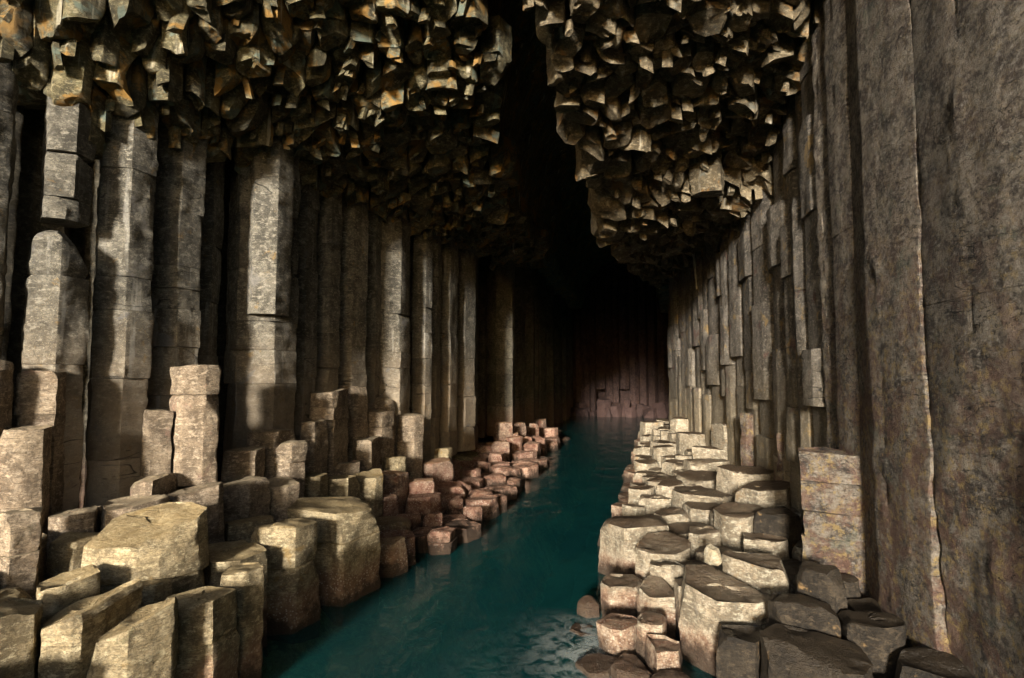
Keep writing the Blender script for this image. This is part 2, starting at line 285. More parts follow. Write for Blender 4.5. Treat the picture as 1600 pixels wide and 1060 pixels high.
def mesh_from(name, V, faces, mat, smooth=24):
    me = bpy.data.meshes.new(name)
    V = np.asarray(V, dtype=np.float32)
    nv = len(V); me.vertices.add(nv); me.vertices.foreach_set('co', V.ravel())
    q = [np.asarray(f, dtype=np.int32) for f in faces if len(f)]
    loops = np.concatenate([f.ravel() for f in q]); sizes = np.concatenate([np.full(len(f), f.shape[1], np.int32) for f in q])
    me.loops.add(len(loops)); me.loops.foreach_set('vertex_index', loops)
    me.polygons.add(len(sizes)); st = np.concatenate([[0], np.cumsum(sizes)[:-1]]).astype(np.int32)
    me.polygons.foreach_set('loop_start', st)
    me.update(calc_edges=True)
    me.validate()
    me.polygons.foreach_set('use_smooth', np.ones(len(sizes), dtype=bool))
    if smooth: me.set_sharp_from_angle(angle=rad(smooth))
    me.materials.append(mat)
    return me

def ring_faces(nr, N):
    a = np.arange(nr - 1)[:, None] * N; i = np.arange(N)[None, :]; j = (i + 1) % N
    return np.stack([a + i, a + j, a + N + j, a + N + i], -1).reshape(-1, 4)

def rock_prism(poly, z0, z1, wx, wy, seed, rng, N=40, dz=0.06, disp=0.03, strata=0.012, end_round=0.03, dome=0.0, tilt=(0, 0),
               chips=2, chip_depth=0.08, top_noise=0.03, cap_rings=(0.86, 0.62, 0.34), taper=0.0, bottom=True, steps=0.0, bend=0.0, chip_top=.7, fine_disp=.35, plates=.008):
    """Rock prism around the local origin, from z0 to z1; wx, wy is where it stands (the noise is taken there)."""
    loop = outline(poly, N); N = len(loop); nr = max(3, int((z1 - z0) / dz) + 1)
    zs = np.linspace(z0, z1, nr)
    e = np.minimum(z1 - zs, (zs - z0) if bottom else 9)
    r_mean = np.hypot(*loop.T).mean()
    rings = []
    sc = 1.0 - taper * (zs - z0) / max(z1 - z0, .01)
    P = np.empty((nr, N, 3)); P[..., 0] = loop[None, :, 0] * sc[:, None]; P[..., 1] = loop[None, :, 1] * sc[:, None]; P[..., 2] = zs[:, None]
    W = P + np.array([wx, wy, 0.0]) + seed * 3.17
    rl = np.hypot(P[..., 0], P[..., 1]) + 1e-6
    d = disp * fbm(W * 1.7, 3, seed) + strata * fbm(W * np.array([1.3, 1.3, 11.0]), 2, seed + 5) + disp * fine_disp * fbm(W * 7.0, 3, seed + 9)
    d = d + plates * (np.round(2.6 * fbm(W * np.array([2.1, 2.1, 1.5]), 2, seed + 41)) - .5 * np.round(2.2 * noise3(W * np.array([1.0, 1.0, 5.5]), seed + 43)))
    er = end_round * 2.2
    k = np.clip(1 - e / er, 0, 1)[:, None] ** 2
    d = d - k * end_round * (0.7 + 0.8 * np.clip(noise3(W * 4.0, seed + 3), -.6, 1))
    P[..., 0] *= 1 + d / rl; P[..., 1] *= 1 + d / rl
    if bend:
        P[..., 0] += bend * np.sin((zs[:, None] - z0) * 0.9 + seed)
    parts = [P]
    def cap(ring, zc, sgn):
        out = []
        for f in cap_rings:
            c = ring.copy(); c[:, :2] *= f
            rr = f
            h = (1 - rr * rr) * dome if sgn > 0 else 0
            c[:, 2] = zc + h
            Wc = c + np.array([wx, wy, 0.0]) + seed * 3.17
            c[:, 2] += sgn * 0 + top_noise * fbm(Wc * np.array([3.0, 3.0, 1.0]), 3, seed + 21)
            if steps: c[:, 2] += steps * np.sign(noise3(Wc * np.array([2.2, 2.2, .5]), seed + 31)) * (1 - f * .6)
            out.append(c[None])
        return out
    tops = cap(P[-1], z1, 1)
    S = np.concatenate([P] + tops, 0)
    # tilt of the top (degrees about x, y): shear z in proportion to the height
    if tilt[0] or tilt[1]:
        kz = np.clip((S[..., 2] - z0) / max(z1 - z0, .01), 0, 1)
        S[..., 2] += kz * (S[..., 1] * math.tan(rad(tilt[0])) - S[..., 0] * math.tan(rad(tilt[1])))
    cen = S[-1].mean(0)
    V = S.reshape(-1, 3)
    ntop = len(S)
    V = np.concatenate([V, cen[None]], 0)
    if bottom:
        b = P[0].copy(); b[:, :2] *= .5; V = np.concatenate([V, b, [[0, 0, z0]]], 0)
    # chips: planes that cut corners away
    for c in range(chips):
        a = rng.uniform(0, 2 * math.pi); up = rng.uniform(-.1, 1.1)
        top = rng.random() < chip_top
        zc = z1 if top else rng.uniform(z0, z1)
        n = np.array([math.cos(a), math.sin(a), up]); n /= np.linalg.norm(n)
        sup = (V @ n)
        sel = np.abs(V[:, 2] - zc) < (0.5 if top else .25)
        if not sel.any(): continue
        m = sup[sel].max() - rng.uniform(.3, 1) * chip_depth
        lim = m + 0.012 * noise3(V * 6.0, seed + c)
        fall = np.clip(1.6 - np.abs(V[:, 2] - zc) / .5, 0, 1) if not top else 1.0
        s = np.clip(sup - lim, 0, None) * fall
        s = np.minimum(s, chip_depth * 1.6)
        V = V - s[:, None] * n
    F = [ring_faces(ntop, N)]
    i = np.arange(N); j = (i + 1) % N; last = (ntop - 1) * N; ci = ntop * N
    F.append(np.stack([last + i, last + j, np.full(N, ci)], -1))
    if bottom:
        b0 = ci + 1; F.append(np.stack([j, i, b0 + i, b0 + j], -1)); F.append(np.stack([b0 + j, b0 + i, np.full(N, b0 + N)], -1))
    return V, F

def link(name, me, loc=(0, 0, 0), parent=None, rot=None):
    o = bpy.data.objects.new(name, me); COL.objects.link(o); o.location = loc
    if rot: o.rotation_euler = rot
    if parent: o.parent = parent
    return o

def tag(o, label=None, cat=None, group=None, kind=None):
    if label: o['label'] = label
    if cat: o['category'] = cat; o['kind'] = 'thing'
    if group: o['group'] = group
    if kind: o['kind'] = kind
    return o

# ------------------------------------------------------------------ materials
class NT:
    def __init__(self, name):
        self.m = bpy.data.materials.new(name); self.m.use_nodes = True; self.t = self.m.node_tree; self.t.nodes.clear()
        self.out = self.n('ShaderNodeOutputMaterial')
        self.geo = self.n('ShaderNodeNewGeometry'); self.pos = self.geo.outputs['Position']; self.nor = self.geo.outputs['Normal']
        self.info = self.n('ShaderNodeObjectInfo')
    def n(self, typ, **kw):
        x = self.t.nodes.new(typ)
        for k, v in kw.items(): setattr(x, k, v)
        return x
    def put(self, sock, v):
        if isinstance(v, bpy.types.NodeSocket): self.t.links.new(v, sock)
        else: sock.default_value = v
    def math(self, op, a, b=0.0, clamp=False):
        x = self.n('ShaderNodeMath', operation=op, use_clamp=clamp); self.put(x.inputs[0], a); self.put(x.inputs[1], b); return x.outputs[0]
    def vmul(self, v, s):
        x = self.n('ShaderNodeVectorMath', operation='MULTIPLY'); self.put(x.inputs[0], v); x.inputs[1].default_value = s; return x.outputs[0]
    def vadd(self, v, s):
        x = self.n('ShaderNodeVectorMath', operation='ADD'); self.put(x.inputs[0], v); self.put(x.inputs[1], s); return x.outputs[0]
    def noise(self, vec, scale, detail=4, rough=.6, dist=0.0):
        x = self.n('ShaderNodeTexNoise'); self.put(x.inputs['Vector'], vec); x.inputs['Scale'].default_value = scale; x.inputs['Detail'].default_value = detail
        x.inputs['Roughness'].default_value = rough; x.inputs['Distortion'].default_value = dist; return x.outputs['Fac']
    def vor(self, vec, scale, feature='F1'):
        x = self.n('ShaderNodeTexVoronoi', feature=feature); self.put(x.inputs['Vector'], vec); x.inputs['Scale'].default_value = scale; return x.outputs['Distance']
    def step(self, v, lo, hi, out0=0.0, out1=1.0):
        x = self.n('ShaderNodeMapRange', interpolation_type='SMOOTHSTEP', clamp=True); self.put(x.inputs['Value'], v)
        x.inputs['From Min'].default_value = lo; x.inputs['From Max'].default_value = hi; x.inputs['To Min'].default_value = out0; x.inputs['To Max'].default_value = out1
        return x.outputs['Result']
    def mix(self, f, a, b, mode='MIX'):
        x = self.n('ShaderNodeMix', data_type='RGBA', blend_type=mode); self.put(x.inputs[0], f)
        for s, v in ((x.inputs[6], a), (x.inputs[7], b)):
            self.put(s, v if isinstance(v, bpy.types.NodeSocket) else (*v, 1.0))
        return x.outputs[2]
    def sep(self, v):
        x = self.n('ShaderNodeSeparateXYZ'); self.put(x.inputs[0], v); return x.outputs
    def done(self, color, rough, height=None, strength=.6, dist=.03, spec=.3, height2=None, dist2=.01):
        b = self.n('ShaderNodeBsdfPrincipled'); self.put(b.inputs['Base Color'], color); self.put(b.inputs['Roughness'], rough); b.inputs['Specular IOR Level'].default_value = spec
        nrm = None
        if height is not None:
            bp = self.n('ShaderNodeBump'); bp.inputs['Strength'].default_value = strength; bp.inputs['Distance'].default_value = dist; self.put(bp.inputs['Height'], height); nrm = bp.outputs[0]
        if height2 is not None:
            bp2 = self.n('ShaderNodeBump'); bp2.inputs['Strength'].default_value = strength; bp2.inputs['Distance'].default_value = dist2; self.put(bp2.inputs['Height'], height2)
            if nrm: self.put(bp2.inputs['Normal'], nrm)
            nrm = bp2.outputs[0]
        if nrm: self.put(b.inputs['Normal'], nrm)
        self.t.links.new(b.outputs[0], self.out.inputs[0]); return self.m

def rock_material(name, c_dark, c_mid, c_light, strata=1.0, speckle=None, patch=None, patch2=None, zone=None, zone2=None, tide=None, top=None, var=.25, streak=None, bump=1.0, rough=.8, cracks=1.0):
    """zone = (z lo, z hi, colour, amount): a band of growth or stain by height; top = (colour, amount): film on level faces; tide: crust near the water"""
    t = NT(name); pos = t.pos; s = t.sep(pos)
    off = t.n('ShaderNodeCombineXYZ'); r = t.info.outputs['Random']
    t.put(off.inputs[0], t.math('MULTIPLY', r, 31.0)); t.put(off.inputs[2], t.math('MULTIPLY', r, 17.0))
    p = t.vadd(pos, off.outputs[0])
    n1 = t.noise(p, 1.1, 4, .62); n2 = t.noise(p, 7.0, 4, .68); n3 = t.noise(t.vmul(p, (1, 1, 2.4)), 30.0, 4, .75)
    ns = t.noise(t.vmul(p, (2.2, 2.2, 24.0)), 1.0, 4, .65, .3)
    c = t.mix(t.step(n1, .36, .66), c_dark, c_mid)
    c = t.mix(t.step(n2, .46, .72), c, c_light)
    c = t.mix(t.step(ns, .5, .75, 0, .55 * strata), c, tuple(x * .42 for x in c_dark))
    c = t.mix(t.step(n3, .45, .62, 0, .65), c, tuple(x * .3 for x in c_mid))
    c = t.mix(t.step(t.noise(t.vmul(p, (1, 1, .7)), 3.6, 5, .78), .44, .60, 0, .8), c, tuple(x * .42 for x in c_dark))
    c = t.mix(t.step(t.noise(t.vmul(p, (1, 1, 2.0)), 11.0, 4, .78), .51, .66, 0, .6), c, tuple(min(.7, x * 1.35) for x in c_light))
    nz = t.math('ADD', s[2], t.math('MULTIPLY', t.math('SUBTRACT', n1, .5), 1.6))
    for zn in (zone, zone2):
        if zn: c = t.mix(t.math('MULTIPLY', t.step(nz, zn[0], zn[1], 1, 0), t.step(n2, .2, .6, zn[3] * .55, zn[3])), c, zn[2])
    for pt in (patch, patch2):
        if pt:  # (scale, threshold, colour, amount)
            pn = t.noise(t.vadd(p, (pt[0] * 3.1, 5.2, 1.7)), pt[0], 4, .7, .4)
            c = t.mix(t.math('MULTIPLY', t.step(pn, pt[1], pt[1] + .09), pt[3]), c, t.mix(n3, pt[2], tuple(x * .55 for x in pt[2])))
    if speckle:
        v = t.vor(p, speckle[0]); g = t.noise(p, 2.0, 3)
        c = t.mix(t.math('MULTIPLY', t.step(v, .10, .26, 1, 0), t.step(g, .45, .62, 0, speckle[2])), c, speckle[1])
    if streak:  # mineral runs down the faces
        sn = t.noise(t.vmul(p, (5.0, 5.0, .35)), 1.0, 4, .6)
        c = t.mix(t.math('MULTIPLY', t.step(sn, .60, .70), streak[1]), c, streak[0])
    up = t.sep(t.nor)[2]
    if top:
        c = t.mix(t.math('MULTIPLY', t.step(t.math('ADD', up, t.math('MULTIPLY', t.math('SUBTRACT', n2, .5), .7)), .55, .85), t.step(n1, .3, .55, top[1] * .75, top[1])), c, t.mix(n2, top[0], tuple(x * 1.9 for x in top[0])))
    tz = None
    if tide:
        zt = t.math('ADD', s[2], t.math('MULTIPLY', t.math('SUBTRACT', n2, .5), tide[1]))
        zt = t.math('ADD', zt, t.math('MULTIPLY', t.math('SUBTRACT', n1, .5), tide[1] * 1.4))
        band = t.step(zt, tide[0] - .1, tide[0] + .25, 1, 0)
        bv = t.vor(p, 26.0); crust = t.step(t.math('ADD', bv, t.math('MULTIPLY', n3, .5)), .42, .62, 1, 0)
        c = t.mix(t.math('MULTIPLY', band, .75), c, t.mix(t.step(n2, .4, .6), tide[2], tide[3]))
        c = t.mix(t.math('MULTIPLY', t.math('MULTIPLY', band, crust), t.step(n1, .38, .6, .15, .9)), c, (.58, .50, .40))
        c = t.mix(t.step(zt, .10, .36, .9, 0), c, (.04, .028, .018))
        tz = t.math('MULTIPLY', t.math('MULTIPLY', band, crust), .6)
    ck = t.noise(t.vmul(p, (.6, .6, 3.0)), 1.0, 2, .4, 0)
    crack = t.math('MULTIPLY', t.step(t.math('ABSOLUTE', t.math('SUBTRACT', ck, .5)), .001, .006, 1, 0), t.step(n1, .5, .6, 0, cracks))
    c = t.mix(t.math('MULTIPLY', crack, .7), c, tuple(x * .12 for x in c_dark))
    hsv = t.n('ShaderNodeHueSaturation'); t.put(hsv.inputs['Color'], c)
    t.put(hsv.inputs['Value'], t.math('ADD', 1 - var, t.math('MULTIPLY', r, 2 * var)))
    h = t.math('ADD', t.math('MULTIPLY', ns, .5 * strata), t.math('MULTIPLY', n2, .55))
    h = t.math('SUBTRACT', h, t.math('MULTIPLY', crack, .8))
    if tz is not None: h = t.math('ADD', h, tz)
    rg = rough
    if top and len(top) > 2:
        rg = t.step(up, .5, .85, rough, top[2])
    fine = t.math('ADD', n3, t.math('MULTIPLY', t.noise(p, 120.0, 2, .7), .6))
    return t.done(hsv.outputs[0], rg, h, .75, .065 * bump, .3, fine, .03 * bump)

M = {}
M['column_left'] = rock_material('basalt_wall_rock', (.098, .088, .069), (.18, .162, .128), (.265, .24, .192), strata=.8,
    zone=(1.8, 4.6, (.34, .26, .175), .75), patch=(1.7, .60, (.20, .185, .17), .8), patch2=(3.4, .62, (.30, .19, .07), .6), speckle=(46.0, (.55, .48, .32), .55), streak=((.55, .52, .46), .3))
M['column_right'] = rock_material('bright_wall_rock', (.088, .076, .063), (.165, .144, .12), (.245, .212, .175), strata=.7,
    zone=(.8, 4.4, (.27, .21, .12), .55), patch=(2.3, .58, (.33, .22, .09), .75), patch2=(1.6, .60, (.15, .07, .055), .7), speckle=(40.0, (.50, .40, .25), .5))
M['near_right'] = rock_material('near_wall_rock', (.095, .08, .066), (.155, .133, .113), (.21, .185, .16), strata=.55,
    zone=(.6, 3.6, (.25, .19, .10), .5), patch=(7.5, .60, (.30, .215, .10), .7), patch2=(1.3, .56, (.15, .062, .05), .7), speckle=(32.0, (.45, .38, .26), .4), bump=2.0)
def near_wall_material():
    t = NT('near_wall_rock'); p = t.pos; z = t.sep(p)[2]
    a = t.noise(p, 1.3, 8, .72); m = t.noise(p, 4.2, 8, .75, .3); f = t.noise(t.vmul(p, (1, 1, 1.6)), 15.0, 6, .78); h = t.noise(t.vadd(p, (9, 4, 2)), 2.4, 7, .75, .5); l = t.noise(t.vadd(p, (3, 14, 8)), 11.0, 6, .78)
    c = t.mix(t.step(m, .40, .60), (.055, .044, .036), (.245, .205, .158))
    c = t.mix(t.step(f, .50, .66, 0, .8), c, (.34, .305, .26))
    c = t.mix(t.step(f, .36, .47, .85, 0), c, (.028, .022, .020))
    low = t.step(t.math('ADD', z, t.math('MULTIPLY', t.math('SUBTRACT', a, .5), 5.0)), 2.0, 5.6, 1, 0)
    c = t.mix(t.math('MULTIPLY', t.step(h, .45, .57), t.math('ADD', t.math('MULTIPLY', low, .62), .12)), c, t.mix(f, (.06, .024, .018), (.22, .12, .08)))
    c = t.mix(t.math('MULTIPLY', t.step(l, .51, .62), t.math('ADD', t.math('MULTIPLY', low, .7), .18)), c, t.mix(f, (.15, .10, .035), (.44, .32, .14)))
    c = t.mix(t.math('MULTIPLY', t.step(t.noise(t.vadd(p, (31, 4, 8)), 2.1, 6, .75), .58, .66), .45), c, (.10, .115, .085))
    ck = t.noise(t.vmul(p, (.7, .7, 2.2)), 1.6, 4, .55, .3); cr = t.math('MULTIPLY', t.step(t.math('ABSOLUTE', t.math('SUBTRACT', ck, .5)), .001, .007, 1, 0), t.step(a, .46, .55))
    c = t.mix(t.math('MULTIPLY', cr, .85), c, (.012, .010, .009))
    hh = t.math('SUBTRACT', t.math('ADD', m, t.math('MULTIPLY', f, .5)), t.math('MULTIPLY', cr, .5))
    return t.done(c, .78, hh, 1.0, .15, .3, t.noise(p, 60.0, 4, .75), .02)
M['near_right'] = near_wall_material()
M['shelf'] = rock_material('submerged_rock', (.24, .20, .10), (.36, .30, .16), (.44, .37, .21), strata=.3)
M['ledge_left'] = rock_material('tan_ledge_rock', (.30, .23, .13), (.44, .345, .20), (.54, .44, .28), cracks=0.0, strata=1.3, bump=1.7,
    patch=(1.9, .60, (.40, .25, .08), .6), patch2=(3.6, .64, (.24, .21, .11), .7), tide=(.42, .5, (.20, .10, .06), (.30, .17, .11)), top=((.19, .135, .06), .6), var=.2)
M['ledge_left_upper'] = rock_material('pinkish_ledge_rock', (.27, .20, .135), (.40, .31, .21), (.50, .40, .29), cracks=0.0, strata=1.3, bump=1.7,
    patch=(1.9, .60, (.34, .20, .15), .6), patch2=(3.6, .64, (.24, .20, .12), .7), top=((.21, .165, .10), .6), var=.2)
M['ledge_left_far'] = rock_material('crusted_ledge_rock', (.22, .13, .09), (.36, .24, .17), (.46, .35, .25), cracks=0.0, strata=1.3, bump=1.7,
    patch=(2.4, .56, (.27, .11, .07), .8), tide=(.75, .7, (.17, .07, .045), (.33, .19, .13)), top=((.22, .12, .055), .6), var=.25)
M['ledge_right'] = rock_material('cream_ledge_rock', (.33, .265, .18), (.47, .385, .275), (.56, .475, .36), cracks=0.0, strata=1.3, bump=1.7,
    patch=(2.1, .60, (.36, .23, .11), .7), patch2=(3.3, .63, (.30, .275, .24), .7), tide=(.25, .4, (.28, .12, .07), (.42, .27, .18)), top=((.042, .027, .016), .95, .36), var=.15)
M['ledge_right_wet'] = rock_material('wet_ledge_rock', (.022, .017, .012), (.036, .028, .019), (.07, .053, .035), cracks=0.0, strata=.6,
    patch=(3.0, .62, (.40, .25, .11), .7), top=((.02, .015, .010), .95, .34), var=.15, rough=.55)
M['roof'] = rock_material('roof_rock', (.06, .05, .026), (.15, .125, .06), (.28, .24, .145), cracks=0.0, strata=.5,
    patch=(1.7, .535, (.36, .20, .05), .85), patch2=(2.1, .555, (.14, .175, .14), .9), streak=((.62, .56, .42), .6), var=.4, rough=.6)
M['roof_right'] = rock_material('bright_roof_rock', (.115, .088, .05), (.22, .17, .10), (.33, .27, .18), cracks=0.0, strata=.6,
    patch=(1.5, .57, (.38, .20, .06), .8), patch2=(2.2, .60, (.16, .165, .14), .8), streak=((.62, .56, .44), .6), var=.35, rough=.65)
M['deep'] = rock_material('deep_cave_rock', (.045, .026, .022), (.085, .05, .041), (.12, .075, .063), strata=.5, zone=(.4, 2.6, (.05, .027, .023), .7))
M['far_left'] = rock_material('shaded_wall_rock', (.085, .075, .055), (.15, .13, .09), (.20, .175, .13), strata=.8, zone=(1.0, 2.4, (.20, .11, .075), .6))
M['pale'] = rock_material('pale_crusted_rock', (.42, .34, .22), (.58, .48, .32), (.66, .58, .43), strata=.5, patch=(5.0, .60, (.25, .15, .06), .8))
M['yellow'] = rock_material('ochre_cap_rock', (.40, .26, .09), (.55, .38, .15), (.62, .48, .25), strata=.4, patch=(9.0, .62, (.12, .07, .03), .8))
M['white'] = rock_material('white_drip_mineral', (.55, .52, .47), (.66, .63, .57), (.74, .71, .66), strata=.3)

def water_material():
    t = NT('sea_water'); pos = t.pos
    sw = t.noise(t.vmul(pos, (1.0, .55, 1.0)), 1.1, 4, .55, .6); rip = t.noise(t.vmul(pos, (1.0, .7, 1.0)), 6.0, 4, .6, .3)
    bp = t.n('ShaderNodeBump'); bp.inputs['Strength'].default_value = .5; bp.inputs['Distance'].default_value = .12
    t.put(bp.inputs['Height'], t.math('ADD', sw, t.math('MULTIPLY', rip, .18)))
    body = t.n('ShaderNodeBsdfDiffuse'); t.put(body.inputs['Color'], t.mix(t.step(sw, .35, .7), (.008, .078, .082), (.012, .105, .098)))
    clear = t.n('ShaderNodeBsdfTransparent'); clear.inputs['Color'].default_value = (.62, .86, .70, 1)
    mx = t.n('ShaderNodeMixShader'); mx.inputs[0].default_value = .6; t.put(mx.inputs[1], body.outputs[0]); t.put(mx.inputs[2], clear.outputs[0])
    gl = t.n('ShaderNodeBsdfGlossy'); gl.inputs['Roughness'].default_value = .09; t.put(gl.inputs['Normal'], bp.outputs[0])
    fr = t.n('ShaderNodeFresnel'); fr.inputs['IOR'].default_value = 1.33; t.put(fr.inputs['Normal'], bp.outputs[0])
    m2 = t.n('ShaderNodeMixShader'); t.put(m2.inputs[0], fr.outputs[0]); t.put(m2.inputs[1], mx.outputs[0]); t.put(m2.inputs[2], gl.outputs[0])
    t.t.links.new(m2.outputs[0], t.out.inputs[0]); return t.m
M['water'] = water_material()
def foam_material():
    t = NT('sea_foam'); pos = t.pos
    n = t.noise(pos, 5.0, 8, .75, .6); e = t.noise(pos, .9, 3, .5)
    d = t.n('ShaderNodeBsdfDiffuse'); d.inputs['Color'].default_value = (.62, .66, .62, 1)
    tr = t.n('ShaderNodeBsdfTransparent'); mx = t.n('ShaderNodeMixShader')
    at = t.n('ShaderNodeAttribute', attribute_name='foam_amount')
    f = t.math('MULTIPLY', t.step(n, .40, .58), at.outputs['Fac'])
    t.put(mx.inputs[0], f); t.put(mx.inputs[1], tr.outputs[0]); t.put(mx.inputs[2], d.outputs[0])
    t.t.links.new(mx.outputs[0], t.out.inputs[0]); return t.m
M['foam'] = foam_material()

# ------------------------------------------------------------------ the large rock shell
def interp(y, pts):
    return float(np.interp(y, [a for a, b in pts], [b for a, b in pts]))
LEFT_LINE = [(0, -7.95), (4, -7.7), (6, -7.3), (7, -6.98), (9, -6.6), (12, -6.25), (16, -5.65), (20, -5.2), (26, -5.05), (34, -5.1), (62, -5.1)]
def wall_left_x(y): return interp(y, LEFT_LINE)
RIGHT_LINE = [(-4, 2.6), (1.5, 3.2), (3, 2.98), (5, 2.73), (6.5, 2.6), (8, 2.6), (10, 2.7), (12.2, 2.74), (18, 2.3), (24.8, 1.62), (27, 1.95), (40, 3.6), (62, 5.5)]
def wall_right_x(y): return interp(y, RIGHT_LINE)
ROOF_LEFT_Z = [(3, 6.2), (5.6, 6.35), (8, 6.85), (11, 7.15), (15, 7.2), (20, 7.9), (34, 8.6), (62, 8.4)]         # at the wall
LEFT_EDGE = [(3, -1.8), (5.6, -1.9), (9.3, -2.5), (12, -3.0), (16, -3.5), (30, -4.0), (62, -4.0)]
LEFT_RISE = [(3, 1.7), (6, 1.5), (10, .75), (14, .45), (20, .2), (62, .2)]
RIGHT_EDGE = [(3, -1.5), (6.2, -1.42), (7.3, -1.1), (11, -.66), (19.5, .1), (27, 1.3), (62, 3.4)]
ROOF_RIGHT_Z = [(3, 8.6), (6.6, 8.0), (9, 7.5), (13.4, 6.75), (20, 7.2), (29, 7.75), (62, 8.2)]
def roof_z(x, y):
    le, re = interp(y, LEFT_EDGE), interp(y, RIGHT_EDGE)
    if x <= le:
        return interp(y, ROOF_LEFT_Z) + 3.0 * interp(y, LEFT_RISE) * (1 - math.exp(-max(0, x - wall_left_x(y)) / 3.0)) * 1.15 + .85 * max(0, 6.0 - y)
    if x >= re:
        return interp(y, ROOF_RIGHT_Z) + .6 * max(0, 6.5 - y) + .16 * max(0, x - re) * (1 if y < 12 else .2)
    k = (x - le) / max(re - le, .05)
    hgt = min(4.5, (re - le) * 2.4)
    base = (1 - k) * roof_z(le - 1e-3, y) + k * roof_z(re + 1e-3, y)
    return base + hgt * math.sin(math.pi * k) ** .6

def grid_mesh(name, nu, nv, fn, mat, amp=.12, scale=1.0, seed=0):
    V = np.array([fn(i / (nu - 1), j / (nv - 1)) for j in range(nv) for i in range(nu)], dtype=float)
    d = fbm(V * scale, 3, seed)[:, None] * amp; d2 = fbm(V * scale + 40, 3, seed + 1)[:, None] * amp; d3 = fbm(V * scale + 80, 3, seed + 2)[:, None] * amp
    V = V + np.concatenate([d, d2, d3], 1)
    i = np.arange(nu - 1)[None, :]; j = np.arange(nv - 1)[:, None]; a = (j * nu + i).reshape(-1)
    return mesh_from(name, V, [np.stack([a, a + 1, a + nu + 1, a + nu], -1)], mat, 0)

wall_l = tag(link('cave_wall_left', grid_mesh('cave_wall_left', 110, 24, lambda u, v: (wall_left_x(3 + u * 61) - 2.2 - (4.5 * max(0, .06 - u) / .06 if u < .06 else 0), 2.2 + u * 62, -1.5 + v * 13.5), M['far_left'], .15, .9, 3)), kind='structure')
wall_r = tag(link('cave_wall_right', grid_mesh('cave_wall_right', 130, 24, lambda u, v: (wall_right_x(-3 + u * 67) + 1.0, -3 + u * 67, -1.5 + v * 14.5), M['column_right'], .15, .9, 4)), kind='structure')
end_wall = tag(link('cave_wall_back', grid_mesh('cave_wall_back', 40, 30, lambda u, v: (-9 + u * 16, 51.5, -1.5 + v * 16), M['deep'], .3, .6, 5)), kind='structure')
def roof_fn(u, v):
    y = 4.1 + v * 61; x = -11 + u * 17
    return (x, y, roof_z(x, y) + .5)
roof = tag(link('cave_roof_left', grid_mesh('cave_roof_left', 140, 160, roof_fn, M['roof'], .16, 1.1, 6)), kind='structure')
# the cliff above the mouth, over the front edge of the roof
cliff = tag(link('cliff_face', grid_mesh('cliff_face', 60, 30, lambda u, v: (-11 + u * 17, 4.1 + v * 1.5, roof_z(-11 + u * 17, 4.1) + .55 + v * 12), M['far_left'], .05, .8, 7)), kind='structure')

# ------------------------------------------------------------------ ledges
def ledge_left_z(x, y):
    w = wall_left_x(y); k = np.clip((x - w) / (-3.9 - w), 0, 1.6)
    z = 1.55 - .95 * k - max(0, y - 12) * .035
    if x > -4.1: z -= (x + 4.1) * .6 - .4
    return z
def ledge_right_z(x, y):
    e = interp(y, [(3, -.1), (7.3, -.1), (9.8, -.2), (16, .2), (22, .45), (30, .8)])
    z = .35 + .18 * (x - e)
    if x < e + .25: z = .1 - (e + .25 - x) * 1.6
    return z
ledge_l = tag(link('rock_ledge_left', grid_mesh('rock_ledge_left', 46, 120, lambda u, v: (-9.2 + u * 7.2, 2.2 + v * 36, max(-1.6, ledge_left_z(-9.2 + u * 7.2, 2.2 + v * 36) - .75) if -9.2 + u * 7.2 < -4.1 else -.22 - (u * 7.2 - 5.1) * .25 - (u * 7.2 - 5.1) ** 2 * .4), M['shelf'], .10, 1.4, 8)), kind='structure')
ledge_r = tag(link('rock_ledge_right', grid_mesh('rock_ledge_right', 40, 110, lambda u, v: (-1.4 + u * 5.4, 2.4 + v * 30, max(-1.8, ledge_right_z(-1.4 + u * 5.4, 2.4 + v * 30) - .55)), M['ledge_right_wet'], .08, 1.6, 9)), kind='structure')

seabed = tag(link('sea_bed', grid_mesh('sea_bed', 30, 60, lambda u, v: (-60 + u * 120, -80 + v * 150, -2.2), M['deep'], .1, .5, 10)), kind='structure')
water = tag(link('water', mesh_from('water', [(-400, -900, 0), (400, -900, 0), (400, 70, 0), (-400, 70, 0)], [np.array([[0, 1, 2, 3]])], M['water'], 0)), kind='structure')

